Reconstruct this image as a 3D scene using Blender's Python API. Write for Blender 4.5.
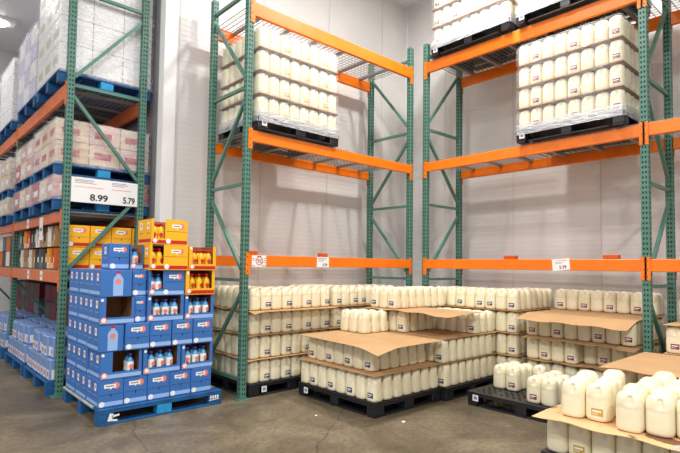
import bpy, math, random
from mathutils import Vector, Matrix
random.seed(7)
for o in list(bpy.data.objects): bpy.data.objects.remove(o)
COL = bpy.context.scene.collection
SC = bpy.context.scene

# ------------------------------------------------------------------ camera
F_PX, CY = 504.8156, 242.7121
TH, ROLL, AZ = 0.046845, 0.0132858, 0.8346145
hz = Vector((math.cos(AZ), math.sin(AZ), 0)); rt = Vector((math.sin(AZ), -math.cos(AZ), 0)); zz = Vector((0, 0, 1))
FW = math.cos(TH)*hz + math.sin(TH)*zz
UP = -math.sin(TH)*hz + math.cos(TH)*zz
R2 = math.cos(ROLL)*rt + math.sin(ROLL)*UP
U2 = math.cos(ROLL)*UP - math.sin(ROLL)*rt
cd = bpy.data.cameras.new('camera'); cam = bpy.data.objects.new('camera', cd); COL.objects.link(cam)
cd.sensor_fit = 'HORIZONTAL'; cd.sensor_width = 36.0; cd.lens = F_PX*36.0/680.0
cd.shift_y = (CY-226.5)/680.0; cd.clip_start = 0.05; cd.clip_end = 200
m = Matrix(((R2.x, U2.x, -FW.x, 0), (R2.y, U2.y, -FW.y, 0), (R2.z, U2.z, -FW.z, 1.4), (0, 0, 0, 1)))
cam.matrix_world = m
SC.camera = cam

# ------------------------------------------------------------------ world, lamps, exposure
w = bpy.data.worlds.new('world'); SC.world = w; w.use_nodes = True
w.node_tree.nodes['Background'].inputs[0].default_value = (0.93, 0.96, 1.0, 1)
w.node_tree.nodes['Background'].inputs[1].default_value = 0.55
SC.view_settings.view_transform = 'Standard'; SC.view_settings.look = 'None'
SC.view_settings.exposure = 0.48; SC.view_settings.gamma = 1.0; SC.view_settings.use_curve_mapping = False
def area_lamp(x, y, e, sx=0.22, sy=0.3, z=5.9, rz=0.0):
    l = bpy.data.lights.new('ceiling_lamp_light', 'AREA'); l.shape = 'RECTANGLE'; l.size = sx; l.size_y = sy
    l.energy = e; l.color = (1.0, 0.985, 0.965)
    o = bpy.data.objects.new('ceiling_lamp_light', l); o.location = (x, y, z); o.rotation_euler = (0, 0, rz); COL.objects.link(o)
    return o
for lx, ly, le in ((4.85, 3.1, 85), (3.75, 3.05, 55), (-3.2, -2.6, 200), (0.4, -2.4, 150), (-2.4, 1.6, 150), (4.6, -1.6, 35), (-3.4, 5.6, 80), (0.3, 9.4, 50), (1.0, 2.6, 70)):
    area_lamp(lx, ly, le)

# ------------------------------------------------------------------ materials
def lin(c): return tuple(((v/255.0)/12.92 if v <= 10 else ((v/255.0+0.055)/1.055)**2.4) for v in c)
MATS = {}
def mat(name, rgb, rough=0.55, metal=0.0, noise=0.0, nscale=6.0, bump=0.0, bscale=30.0, alpha=1.0, sss=0.0, spec=0.5, coat=0.0):
    if name in MATS: return MATS[name]
    m = bpy.data.materials.new(name); m.use_nodes = True; nt = m.node_tree; b = nt.nodes['Principled BSDF']
    c = lin(rgb)
    b.inputs['Base Color'].default_value = (*c, 1); b.inputs['Roughness'].default_value = rough; b.inputs['Metallic'].default_value = metal
    b.inputs['Specular IOR Level'].default_value = spec
    b.inputs['Alpha'].default_value = alpha
    if coat: b.inputs['Coat Weight'].default_value = coat
    if sss:
        b.inputs['Subsurface Weight'].default_value = sss; b.inputs['Subsurface Radius'].default_value = (0.03, 0.025, 0.015); b.inputs['Subsurface Scale'].default_value = 1.0
    tc = nt.nodes.new('ShaderNodeTexCoord')
    if noise:
        n = nt.nodes.new('ShaderNodeTexNoise'); n.inputs['Scale'].default_value = nscale; n.inputs['Detail'].default_value = 5
        nt.links.new(tc.outputs['Object'], n.inputs['Vector'])
        r = nt.nodes.new('ShaderNodeValToRGB')
        r.color_ramp.elements[0].position = 0.3; r.color_ramp.elements[1].position = 0.7
        r.color_ramp.elements[0].color = (*[v*(1-noise) for v in c], 1); r.color_ramp.elements[1].color = (*[min(1, v*(1+noise)) for v in c], 1)
        nt.links.new(n.outputs['Fac'], r.inputs['Fac']); nt.links.new(r.outputs['Color'], b.inputs['Base Color'])
    if bump:
        n2 = nt.nodes.new('ShaderNodeTexNoise'); n2.inputs['Scale'].default_value = bscale; n2.inputs['Detail'].default_value = 4
        nt.links.new(tc.outputs['Object'], n2.inputs['Vector'])
        bp = nt.nodes.new('ShaderNodeBump'); bp.inputs['Strength'].default_value = bump; bp.inputs['Distance'].default_value = 0.02
        nt.links.new(n2.outputs['Fac'], bp.inputs['Height']); nt.links.new(bp.outputs['Normal'], b.inputs['Normal'])
    MATS[name] = m
    return m
GREEN = mat('green_rack_paint', (82, 127, 112), 0.42, noise=0.10, nscale=9)
GREEN_H = mat('rack_hole_shade', (22, 34, 32), 0.9)
ORANGE = mat('orange_beam_paint', (246, 122, 12), 0.38, noise=0.10, nscale=5)
ORANGE_A = mat('faded_orange_beam_paint', (222, 112, 58), 0.45, noise=0.10, nscale=5)
ORANGE_D = mat('orange_rivet_shade', (150, 62, 8), 0.6)
GALV = mat('galvanised_wire', (158, 158, 156), 0.4, metal=0.35)
MILK = mat('milk_jug_plastic', (239, 229, 197), 0.32, sss=0.0, noise=0.03, nscale=14)
CAPM = mat('white_cap_plastic', (250, 249, 244), 0.4)
SLOT = mat('handle_slot_shade', (105, 98, 80), 0.8)
NAVY = mat('navy_label_ink', (38, 52, 96), 0.5)
MAROON = mat('maroon_label_ink', (128, 40, 66), 0.5)
GOLD = mat('gold_label_ink', (196, 160, 62), 0.5)
INKY = mat('black_ink', (28, 26, 30), 0.6)
PAPER = mat('white_paper', (244, 242, 240), 0.6)
GREYINK = mat('grey_ink', (140, 142, 150), 0.6)
KRAFT = mat('kraft_cardboard', (196, 156, 110), 0.8, noise=0.07, nscale=3.0, bump=0.05, bscale=60)
KRAFT_D = mat('brown_cardboard', (150, 104, 62), 0.85, noise=0.06, nscale=5)
BLACKP = mat('black_pallet_plastic', (30, 31, 36), 0.38, noise=0.2, nscale=12)
HOLE = mat('pallet_hole_shade', (10, 10, 12), 0.9)
BLUEW = mat('blue_painted_wood', (12, 84, 140), 0.6, noise=0.28, nscale=9, bump=0.25, bscale=40)
BLUEW2 = mat('light_blue_painted_wood', (32, 150, 208), 0.6, noise=0.2, nscale=9)
WOODTOP = mat('worn_pale_wood', (176, 176, 160), 0.8, noise=0.2, nscale=10)
CBLUE = mat('blue_case_card', (56, 112, 184), 0.5, noise=0.04, nscale=4)
CBLUE_L = mat('light_blue_case_print', (150, 185, 235), 0.5)
CYEL = mat('yellow_case_card', (252, 182, 28), 0.5, noise=0.03, nscale=4)
CRED = mat('red_case_print', (196, 34, 30), 0.5)
PINKLOGO = mat('salmon_logo_print', (236, 130, 112), 0.5)
BOTBLUE = mat('light_blue_bottle', (70, 160, 214), 0.3)
BOTYEL = mat('yellow_bottle', (248, 190, 34), 0.3)
CAPRED = mat('red_bottle_cap', (200, 24, 40), 0.35)
CAPPUR = mat('dark_blue_bottle_cap', (66, 60, 140), 0.35)
BROWNFOOD = mat('brown_print', (120, 74, 50), 0.5)
WHITECARD = mat('white_carton_card', (236, 234, 232), 0.5, noise=0.03, nscale=3)

def film_mat(name, rgb, a, rough=0.18, bump=0.6, bscale=7.0, stretch=(1, 1, 2.6)):
    m = bpy.data.materials.new(name); m.use_nodes = True; nt = m.node_tree; b = nt.nodes['Principled BSDF']
    b.inputs['Base Color'].default_value = (*lin(rgb), 1); b.inputs['Roughness'].default_value = rough
    tc = nt.nodes.new('ShaderNodeTexCoord'); mp = nt.nodes.new('ShaderNodeMapping'); mp.inputs['Scale'].default_value = stretch
    n = nt.nodes.new('ShaderNodeTexNoise'); n.inputs['Scale'].default_value = bscale; n.inputs['Detail'].default_value = 5; n.inputs['Distortion'].default_value = 1.2
    nt.links.new(tc.outputs['Object'], mp.inputs['Vector']); nt.links.new(mp.outputs['Vector'], n.inputs['Vector'])
    bp = nt.nodes.new('ShaderNodeBump'); bp.inputs['Strength'].default_value = bump; bp.inputs['Distance'].default_value = 0.05
    nt.links.new(n.outputs['Fac'], bp.inputs['Height']); nt.links.new(bp.outputs['Normal'], b.inputs['Normal'])
    r = nt.nodes.new('ShaderNodeMapRange'); r.inputs['From Min'].default_value = 0.3; r.inputs['From Max'].default_value = 0.75
    r.inputs['To Min'].default_value = a*0.45; r.inputs['To Max'].default_value = min(1, a*1.7)
    nt.links.new(n.outputs['Fac'], r.inputs['Value']); nt.links.new(r.outputs['Result'], b.inputs['Alpha'])
    return m
FILM = film_mat('clear_stretch_film', (246, 247, 250), 0.13)
FILM2 = film_mat('cloudy_stretch_film', (238, 238, 244), 0.27, bump=.45)
FILM3 = film_mat('silver_film_skirt', (206, 208, 214), 0.75, rough=0.25, stretch=(1, 1, 6))

# ------------------------------------------------------------------ mesh helpers
class MB:
    def __init__(s): s.v = []; s.f = []; s.m = []
    def add(s, vs, fs, mi=0):
        n = len(s.v); s.v += [tuple(v) for v in vs]; s.f += [tuple(i+n for i in f) for f in fs]
        s.m += ([mi]*len(fs) if isinstance(mi, int) else list(mi))
    def box(s, a, b, mi=0):
        x0, y0, z0 = a; x1, y1, z1 = b
        s.add([(x0,y0,z0),(x1,y0,z0),(x1,y1,z0),(x0,y1,z0),(x0,y0,z1),(x1,y0,z1),(x1,y1,z1),(x0,y1,z1)],
              [(0,3,2,1),(4,5,6,7),(0,1,5,4),(1,2,6,5),(2,3,7,6),(3,0,4,7)], mi)
    def bbox(s, a, b, bev=0.004, mi=0):
        """box with chamfered vertical and horizontal edges"""
        x0, y0, z0 = a; x1, y1, z1 = b; e = bev
        def ring(z, i): return [(x0+i+e,y0+i,z),(x1-i-e,y0+i,z),(x1-i,y0+i+e,z),(x1-i,y1-i-e,z),(x1-i-e,y1-i,z),(x0+i+e,y1-i,z),(x0+i,y1-i-e,z),(x0+i,y0+i+e,z)]
        rs = [ring(z0, e), ring(z0+e, 0), ring(z1-e, 0), ring(z1, e)]
        vs = sum(rs, []); fs = [tuple(range(7, -1, -1)), tuple(range(24, 32))]
        for k in range(3):
            for i in range(8):
                j = (i+1) % 8; fs.append((k*8+i, k*8+j, k*8+8+j, k*8+8+i))
        s.add(vs, fs, mi)
    def bar(s, p, q, w=0.03, h=None, mi=0, up=(0,0,1)):
        h = h or w; p = Vector(p); q = Vector(q); d = (q-p).normalized(); u = Vector(up)
        if abs(d.dot(u)) > 0.98: u = Vector((1,0,0))
        a = d.cross(u).normalized()*w/2; b = a.cross(d).normalized()*h/2
        vs = [p-a-b, p+a-b, p+a+b, p-a+b, q-a-b, q+a-b, q+a+b, q-a+b]
        s.add(vs, [(0,3,2,1),(4,5,6,7),(0,1,5,4),(1,2,6,5),(2,3,7,6),(3,0,4,7)], mi)
    def lathe(s, prof, c=(0,0), n=12, mi=0, sx=1.0, sy=1.0):
        vs = []; fs = []
        for r, z in prof:
            for i in range(n):
                t = 2*math.pi*i/n; vs.append((c[0]+r*sx*math.cos(t), c[1]+r*sy*math.sin(t), z))
        for k in range(len(prof)-1):
            for i in range(n):
                j = (i+1) % n; fs.append((k*n+i, k*n+j, k*n+n+j, k*n+n+i))
        fs.append(tuple(range(n-1, -1, -1))); fs.append(tuple(range((len(prof)-1)*n, len(prof)*n)))
        s.add(vs, fs, mi)
    def disc(s, c, nrm, r, n=14, mi=0, rx=1.0):
        c = Vector(c); nv = Vector(nrm); u = Vector((0,0,1)) if abs(nv.z) < .9 else Vector((0,1,0)); a = u.cross(nv).normalized(); b = nv.cross(a).normalized()
        s.add([c+a*r*rx*math.cos(2*math.pi*i/n)+b*r*math.sin(2*math.pi*i/n) for i in range(n)], [tuple(range(n))], mi)
    def poly(s, pts, mi=0): s.add(pts, [tuple(range(len(pts)))], mi)
    def build(s, name, mats, parent=None, loc=(0,0,0), smooth=False, rz=0.0):
        me = bpy.data.meshes.new(name); me.from_pydata(s.v, [], s.f)
        if not isinstance(mats, (list, tuple)): mats = [mats]
        for mm in mats: me.materials.append(mm)
        me.polygons.foreach_set('material_index', s.m)
        if smooth: me.polygons.foreach_set('use_smooth', [True]*len(me.polygons))
        me.update()
        o = bpy.data.objects.new(name, me); o.location = loc; o.rotation_euler = (0,0,rz); COL.objects.link(o)
        if parent: o.parent = parent
        return o
def tag(o, label, cat, group=None, kind=None):
    if label: o['label'] = label
    if cat: o['category'] = cat
    if group: o['group'] = group
    if kind: o['kind'] = kind
    return o
def empty(name, loc, label, cat, group=None, rz=0.0):
    o = bpy.data.objects.new(name, None); o.location = loc; o.rotation_euler = (0,0,rz); o.empty_display_size = .1; COL.objects.link(o)
    return tag(o, label, cat, group)
CHILD = {}
def kids(o): return CHILD.setdefault(o.name, [c for c in bpy.data.objects if c.parent == o])
def copy_tree(o, loc=None, rz=None, label=None, group=None, parent=None):
    c = o.copy(); COL.objects.link(c)
    if parent: c.parent = parent
    if loc is not None: c.location = loc
    if rz is not None: c.rotation_euler = (0,0,rz)
    if label: c['label'] = label
    if group: c['group'] = group
    for ch in kids(o): copy_tree(ch, parent=c)
    return c
ORD = ['first','second','third','fourth','fifth','sixth','seventh','eighth','ninth','tenth']
LAY = ['bottom', 'second', 'third', 'top']

# ------------------------------------------------------------------ the room
YW, XW, XL, YE, ZC = 5.72, 6.72, 2.37, 13.0, 6.0
def struct(name, mb, mats, **k):
    o = mb.build(name, mats, **k); o['kind'] = 'structure'; return o
def floor_mat():
    m = bpy.data.materials.new('polished_concrete'); m.use_nodes = True; nt = m.node_tree; b = nt.nodes['Principled BSDF']
    tc = nt.nodes.new('ShaderNodeTexCoord')
    def noise(sc, det=6, dist=0.4, rough=0.6):
        n = nt.nodes.new('ShaderNodeTexNoise'); n.inputs['Scale'].default_value = sc; n.inputs['Detail'].default_value = det
        n.inputs['Distortion'].default_value = dist; n.inputs['Roughness'].default_value = rough; nt.links.new(tc.outputs['Object'], n.inputs['Vector']); return n
    r = nt.nodes.new('ShaderNodeValToRGB'); n1 = noise(1.3, 8, 0.8, 0.68); nt.links.new(n1.outputs['Fac'], r.inputs['Fac'])
    e = r.color_ramp.elements; e[0].position = 0.30; e[0].color = (*lin((84, 74, 58)), 1); e[1].position = 0.72; e[1].color = (*lin((152, 139, 114)), 1)
    x = r.color_ramp.elements.new(0.5); x.color = (*lin((116, 104, 84)), 1)
    n2 = noise(26, 6, 0.2, 0.7); r2 = nt.nodes.new('ShaderNodeValToRGB'); nt.links.new(n2.outputs['Fac'], r2.inputs['Fac'])
    r2.color_ramp.elements[0].position = 0.36; r2.color_ramp.elements[0].color = (0.52, 0.50, 0.48, 1); r2.color_ramp.elements[1].position = 0.56; r2.color_ramp.elements[1].color = (1.0, 1.0, 1.0, 1)
    mx = nt.nodes.new('ShaderNodeMixRGB'); mx.blend_type = 'MULTIPLY'; mx.inputs[0].default_value = 0.7
    nt.links.new(r.outputs['Color'], mx.inputs[1]); nt.links.new(r2.outputs['Color'], mx.inputs[2])
    # hairline cracks
    v = nt.nodes.new('ShaderNodeTexVoronoi'); v.feature = 'DISTANCE_TO_EDGE'; v.inputs['Scale'].default_value = 0.55
    nd = noise(2.5, 5, 0, 0.6); mp = nt.nodes.new('ShaderNodeMixRGB'); mp.inputs[0].default_value = 0.18
    nt.links.new(tc.outputs['Object'], mp.inputs[1]); nt.links.new(nd.outputs['Color'], mp.inputs[2]); nt.links.new(mp.outputs['Color'], v.inputs['Vector'])
    cr = nt.nodes.new('ShaderNodeMapRange'); cr.inputs['From Max'].default_value = 0.006; cr.inputs['To Min'].default_value = 0.55; nt.links.new(v.outputs['Distance'], cr.inputs['Value'])
    mx2 = nt.nodes.new('ShaderNodeMixRGB'); mx2.blend_type = 'MULTIPLY'; mx2.inputs[0].default_value = 1.0
    nt.links.new(mx.outputs['Color'], mx2.inputs[1]); nt.links.new(cr.outputs['Result'], mx2.inputs[2])
    nt.links.new(mx2.outputs['Color'], b.inputs['Base Color'])
    rr = nt.nodes.new('ShaderNodeMapRange'); rr.inputs['To Min'].default_value = 0.28; rr.inputs['To Max'].default_value = 0.55
    nt.links.new(n1.outputs['Fac'], rr.inputs['Value']); nt.links.new(rr.outputs['Result'], b.inputs['Roughness'])
    bp = nt.nodes.new('ShaderNodeBump'); bp.inputs['Strength'].default_value = 0.12; bp.inputs['Distance'].default_value = 0.01
    nt.links.new(n2.outputs['Fac'], bp.inputs['Height']); nt.links.new(bp.outputs['Normal'], b.inputs['Normal'])
    return m
def wall_mat():
    m = bpy.data.materials.new('ribbed_wall_panel'); m.use_nodes = True; nt = m.node_tree; b = nt.nodes['Principled BSDF']
    b.inputs['Roughness'].default_value = 0.38
    tc = nt.nodes.new('ShaderNodeTexCoord')
    n = nt.nodes.new('ShaderNodeTexNoise'); n.inputs['Scale'].default_value = 0.9; n.inputs['Detail'].default_value = 4; nt.links.new(tc.outputs['Object'], n.inputs['Vector'])
    r = nt.nodes.new('ShaderNodeValToRGB'); r.color_ramp.elements[0].position = 0.3; r.color_ramp.elements[1].position = 0.7
    r.color_ramp.elements[0].color = (*lin((216, 213, 211)), 1); r.color_ramp.elements[1].color = (*lin((230, 227, 225)), 1)
    nt.links.new(n.outputs['Fac'], r.inputs['Fac']); nt.links.new(r.outputs['Color'], b.inputs['Base Color'])
    wv = nt.nodes.new('ShaderNodeTexWave'); wv.bands_direction = 'Z'; wv.inputs['Scale'].default_value = 5.0; nt.links.new(tc.outputs['Object'], wv.inputs['Vector'])
    bp = nt.nodes.new('ShaderNodeBump'); bp.inputs['Strength'].default_value = 0.10; bp.inputs['Distance'].default_value = 0.01
    nt.links.new(wv.outputs['Fac'], bp.inputs['Height']); nt.links.new(bp.outputs['Normal'], b.inputs['Normal'])
    return m
FLOORM, WALLM = floor_mat(), wall_mat()
TRIMM = mat('white_wall_trim', (240, 238, 236), 0.4)
SEAM = mat('panel_seam', (206, 203, 200), 0.6)
CEILM = mat('ceiling_panel_white', (240, 241, 243), 0.6, noise=0.02, nscale=1)
b = MB(); b.box((-7, -7, -0.1), (XW+.2, YE+.2, 0)); struct('floor', b, FLOORM)
b = MB(); b.box((-7, -7, ZC), (XW+.2, YE+.2, ZC+.1)); struct('ceiling', b, CEILM)
b = MB(); b.box((XL, YW, 0), (XW+.2, YW+.15, ZC)); struct('wall_back', b, WALLM)
b = MB(); b.box((XW, -7, 0), (XW+.15, YW, ZC)); struct('wall_right', b, WALLM)
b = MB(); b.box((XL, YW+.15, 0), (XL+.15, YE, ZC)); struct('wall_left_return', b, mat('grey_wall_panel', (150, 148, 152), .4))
b = MB(); b.box((-7, YE, 0), (XL, YE+.15, ZC)); struct('wall_far', b, WALLM)
b = MB(); b.box((XL-.02, YW-.03, 0), (2.50, YW-.001, ZC)); b.box((XL-.02, YW-.001, 0), (XL-.001, YW+.12, ZC)); struct('trim_1', b, TRIMM)
b = MB(); b.box((XW-.02, YW-.02, 0), (XW, YW, ZC)); struct('trim_2', b, TRIMM)
n = 3
for x in (2.54, 3.72, 4.90, 6.08):
    b = MB(); b.box((x-.006, YW-.004, 0), (x+.006, YW, ZC)); struct('trim_%d' % n, b, SEAM); n += 1
for y in (4.9, 3.7, 2.5, 1.3, .1):
    b = MB(); b.box((XW-.004, y-.006, 0), (XW, y+.006, ZC)); struct('trim_%d' % n, b, SEAM); n += 1
b = MB(); b.box((2.50, YW-.05, 0), (XW, YW, .10)); struct('baseboard_back', b, TRIMM)
b = MB(); b.box((XW-.05, -7, 0), (XW, YW-.05, .10)); struct('baseboard_right', b, TRIMM)

# ceiling fixture seen as a glow at the far left
EMIT = bpy.data.materials.new('lamp_diffuser'); EMIT.use_nodes = True
EMIT.node_tree.nodes['Principled BSDF'].inputs['Emission Color'].default_value = (1, .98, .95, 1); EMIT.node_tree.nodes['Principled BSDF'].inputs['Emission Strength'].default_value = 14
fx = empty('ceiling_light', (1.42, 11.3, 5.9), 'small glowing ceiling light at the far upper left above the wrapped pallets', 'ceiling light')
b = MB(); b.bbox((-.30, -.17, .03), (.30, .17, .1), .01); b.build('lamp_housing', TRIMM, fx)
b = MB(); b.lathe([(.0, -.02), (.12, -.015), (.16, .0), (.16, .03)], n=20); b.build('lamp_diffuser', EMIT, fx, smooth=True)

# ------------------------------------------------------------------ pallet racks
W = 0.072
HORZ = (0.20, 1.24, 2.27, 3.32, 4.37)
def post_mesh(h):
    b = MB(); b.bbox((0,0,0.008), (W,W,h), .004, 0)
    z = .06
    while z < h-.03:
        for cx in (.022, .050):
            b.add([(cx-.006,-.0006,z-.011),(cx+.006,-.0006,z-.011),(cx+.008,-.0006,z+.011),(cx-.008,-.0006,z+.011)], [(0,1,2,3)], 1)
            b.add([(-.0006,cx-.006,z-.011),(-.0006,cx+.006,z-.011),(-.0006,cx+.008,z+.011),(-.0006,cx-.008,z+.011)], [(3,2,1,0)], 1)
        z += .05
    return b
PM = {}
def add_post(root, x, y, h):
    if h not in PM: PM[h] = post_mesh(h).build('post', [GREEN, GREEN_H], root, (x, y, 0)); o = PM[h]
    else:
        o = PM[h].copy(); COL.objects.link(o); o.parent = root; o.location = (x, y, 0)
    f = MB(); f.bbox((-.035,-.035,0), (W+.035,W+.035,.009), .002); f.lathe([(.011,.009),(.011,.022)], (-.018,-.018), 8); f.lathe([(.011,.009),(.011,.022)], (W+.018,W+.018), 8)
    f.build('foot_plate', GREEN, o)
def frame(root, p0, dirv, depth, h, outer=0.0):
    """p0: min corner of the front post; dirv: unit step towards the rear post (x or y axis)."""
    dx, dy = dirv
    add_post(root, p0[0], p0[1], h)
    q0 = (p0[0]+dx*(depth-W), p0[1]+dy*(depth-W)); add_post(root, q0[0], q0[1], h)
    def pt(t, z):
        d = W+(depth-2*W)*t
        return (p0[0]+(dx*d if dx else W/2), p0[1]+(dy*d if dy else W/2), z)
    for z in HORZ:
        if z < h: b = MB(); b.bar(pt(0,z), pt(1,z), .034, .034); b.build('horizontal_brace', GREEN, root)
    for k in range(4):
        z0, z1 = HORZ[k]+.09, HORZ[k+1]-.12
        if z1 > h: continue
        b = MB()
        if k % 2 == 0: b.bar(pt(0,z1), pt(1,z0), .034, .034)
        else: b.bar(pt(0,z0), pt(1,z1), .034, .034)
        b.build('diagonal_brace', GREEN, root)
def beam(root, a, b_, z0, z1, th, axis, face, om=ORANGE):
    """horizontal beam between posts from a to b_ along axis; face = coordinate of its front plane, th extends behind it."""
    e = [W*.62, .05]
    mb = MB(); s = -1 if th > 0 else 1
    f0, f1 = min(face, face+th), max(face, face+th)
    if axis == 'x': mb.bbox((a+.001, f0, z0), (b_-.001, f1, z1), .005)
    else: mb.bbox((f0, a+.001, z0), (f1, b_-.001, z1), .005)
    o = mb.build('beam', om, root)
    for end, d in ((a, -1), (b_, 1)):
        c = MB(); u0, u1 = sorted((end-d*.006, end+d*W*.62)); p0, p1 = sorted((face, face-.007*(1 if th > 0 else -1)))
        if axis == 'x': c.box((u0, p0, z0-.085), (u1, p1, z1+.02)); fy = face-.0078*(1 if th > 0 else -1)
        else: c.box((p0, u0, z0-.085), (p1, u1, z1+.02)); fy = face-.0078*(1 if th > 0 else -1)
        for zz_ in (z0-.05, z0+.02, z1-.02):
            cc = (end+d*W*.35)
            c.disc((cc, fy, zz_) if axis == 'x' else (fy, cc, zz_), (0,-1,0) if axis == 'x' else (-1,0,0), .009, 8, 1)
        c.build('end_bracket', [om, ORANGE_D], o)
def deck(root, x0, y0, x1, y1, z, span):
    """welded wire deck: grid of wires with support channels running along span ('x' or 'y')."""
    b = MB(); r = .006; s = .062
    nx = int(round((x1-x0)/s)); ny = int(round((y1-y0)/s))
    for i in range(nx+1):
        x = x0+(x1-x0)*i/nx; b.box((x-r/2, y0, z-r), (x+r/2, y1, z))
    for j in range(ny+1):
        y = y0+(y1-y0)*j/ny; b.box((x0, y-r/2, z-2*r), (x1, y+r/2, z-r))
    o = b.build('wire_deck', GALV, root)
    for k in range(3):
        t = (k+.5)/3; c = MB()
        if span == 'y':
            x = x0+(x1-x0)*t; c.box((x-.02, y0, z-.04), (x+.02, y1, z-.0125))
        else:
            y = y0+(y1-y0)*t; c.box((x0, y-.02, z-.04), (x1, y+.02, z-.0125))
        c.build('support_channel', GALV, o)
BT = .045
def rack_x(label, x0, x1, y0, depth, h, levels, crossbars=()):
    r = empty('pallet_rack', (0,0,0), label, 'pallet rack', 'green and orange pallet racks')
    frame(r, (x0, y0), (0,1), depth, h); frame(r, (x1-W, y0), (0,1), depth, h)
    for z0, z1, dk in levels:
        beam(r, x0+W, x1-W, z0, z1, BT, 'x', y0)
        beam(r, x0+W, x1-W, z0, z1, -BT, 'x', y0+depth)
        if dk:
            n = 2; L = (x1-x0-2*W)/n
            for k in range(n): deck(r, x0+W+L*k+.01, y0+.012, x0+W+L*(k+1)-.01, y0+depth-.012, z1+.012, 'y')
    for x in crossbars:
        c = MB(); c.bbox((x-.055, y0+.005, levels[0][1]+.001), (x+.055, y0+.07, levels[0][1]+.045), .004); c.build('cross_bar', ORANGE_D2, r)
    return r
ORANGE_D2 = mat('orange_cross_bar', (206, 84, 16), 0.5)
def rack_y(label, ys, x0, depth, h, levels, crossbars=(), om=ORANGE):
    """ys: descending or ascending list of post min-y; bays between them."""
    r = empty('pallet_rack', (0,0,0), label, 'pallet rack', 'green and orange pallet racks')
    for q, y in enumerate(ys): frame(r, (x0, y), (1,0), depth, h if (q == 0 or h < 5) else 3.42)
    ys = sorted(ys)
    for i in range(len(ys)-1):
        a, c = ys[i]+W, ys[i+1]
        for z0, z1, dk in levels:
            beam(r, a, c, z0, z1, BT, 'y', x0, om)
            beam(r, a, c, z0, z1, -BT, 'y', x0+depth, om)
            if dk:
                L = (c-a)/2
                for k in range(2): deck(r, x0+.012, a+L*k+.01, x0+depth-.012, a+L*(k+1)-.01, z1+.012, 'x')
    for y in crossbars:
        c = MB(); c.bbox((x0+.005, y-.075, levels[0][1]+.001), (x0+.07, y+.075, levels[0][1]+.045), .004); c.build('cross_bar', ORANGE_D2, r)
    return r
B0, B1X, BY, BD = 2.802, 5.556, 4.596, .857
rackB = rack_x('tall green pallet rack in the middle with one wrapped milk pallet on it', B0, B1X, BY, BD, 4.555,
               [(1.387,1.508,0), (2.726,2.845,1), (4.10,4.25,1)], (2.93, 3.92))
CX = 5.495
rackC = rack_y('green pallet rack along the right wall with wrapped milk pallets on two levels', [1.603, 4.313, -1.10], CX, .857, 4.52,
               [(1.389,1.510,0), (2.717,2.840,1), (4.097,4.240,1)], (3.08, 1.96))
AX, AY = 1.393, 5.905
rackA = rack_y('green pallet rack on the left behind the blue and yellow case display', [AY, 8.55, 11.2], AX, .850, 5.75,
               [(1.18,1.31,1), (1.84,1.95,1), (3.18,3.34,1)], (), ORANGE_A)

# ------------------------------------------------------------------ pallets
def tag_paper(root, p, nrm, sz=.032):
    b = MB(); x, y, z = p; s = sz
    if nrm == 'y':
        b.box((x-s, y-.002, z-s), (x+s, y, z+s*.9)); b.box((x-s*.6, y-.003, z-s*.5), (x+s*.6, y-.002, z+s*.5), 1)
    else:
        b.box((x-.002, y-s, z-s), (x, y+s, z+s*.9)); b.box((x-.003, y-s*.6, z-s*.5), (x-.002, y+s*.6, z+s*.5), 1)
    b.build('paper_tag', [PAPER, GREYINK], root)
def plastic_pallet(x0, y0, sx, sy, z, label, group='black plastic pallets', holes=False, tags=(), H=.138):
    r = empty('plastic_pallet', (x0, y0, z), label, 'pallet', group)
    b = MB()
    if holes:
        nx, ny = 32, 36; dx, dy = sx/nx, sy/ny
        def solid(i, j):
            if i < 2 or j < 2 or i >= nx-2 or j >= ny-2: return True
            if i % 8 in (0,) or j % 9 in (0,): return True
            return not ((i % 2 == 1) and ((j + (i//2) % 2) % 2 == 0))
        zt, zb = H, H-.022
        for i in range(nx):
            for j in range(ny):
                if not solid(i, j): continue
                X0, X1, Y0, Y1 = i*dx, (i+1)*dx, j*dy, (j+1)*dy
                b.add([(X0,Y0,zt),(X1,Y0,zt),(X1,Y1,zt),(X0,Y1,zt)], [(0,1,2,3)]); b.add([(X0,Y0,zb),(X1,Y0,zb),(X1,Y1,zb),(X0,Y1,zb)], [(3,2,1,0)])
                for (di, dj, A, B_) in ((-1,0,(X0,Y1),(X0,Y0)), (1,0,(X1,Y0),(X1,Y1)), (0,-1,(X0,Y0),(X1,Y0)), (0,1,(X1,Y1),(X0,Y1))):
                    ii, jj = i+di, j+dj
                    if ii < 0 or jj < 0 or ii >= nx or jj >= ny or not solid(ii, jj):
                        b.add([(*A,zb),(*B_,zb),(*B_,zt),(*A,zt)], [(0,1,2,3)])
    else: b.bbox((0,0,H-.022), (sx,sy,H), .003)
    # rim with rounded corners under the deck edge
    b.box((0,0,H-.04),(sx,.03,H-.022)); b.box((0,sy-.03,H-.04),(sx,sy,H-.022)); b.box((0,.03,H-.04),(.03,sy-.03,H-.022)); b.box((sx-.03,.03,H-.04),(sx,sy-.03,H-.022))
    b.build('deck', BLACKP, r)
    fx_, fy_ = .14, .12
    for px in (0, (sx-fx_)/2, sx-fx_):
        for py in (0, (sy-fy_)/2, sy-fy_):
            f = MB(); f.bbox((px+.004,py+.004,.018),(px+fx_-.004,py+fy_-.004,H-.0225), .006); f.build('foot', BLACKP, r)
    for py in (0, (sy-fy_)/2, sy-fy_): f = MB(); f.bbox((.003,py+.01,0),(sx-.003,py+fy_-.01,.018), .003); f.build('skid', BLACKP, r)
    for px in (0, (sx-fx_)/2, sx-fx_): f = MB(); f.bbox((px+.01,.15,.0015),(px+fx_-.01,sy-.15,.0165), .003); f.build('skid', BLACKP, r)
    for t in tags: tag_paper(r, t[:3], t[3])
    return r
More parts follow.
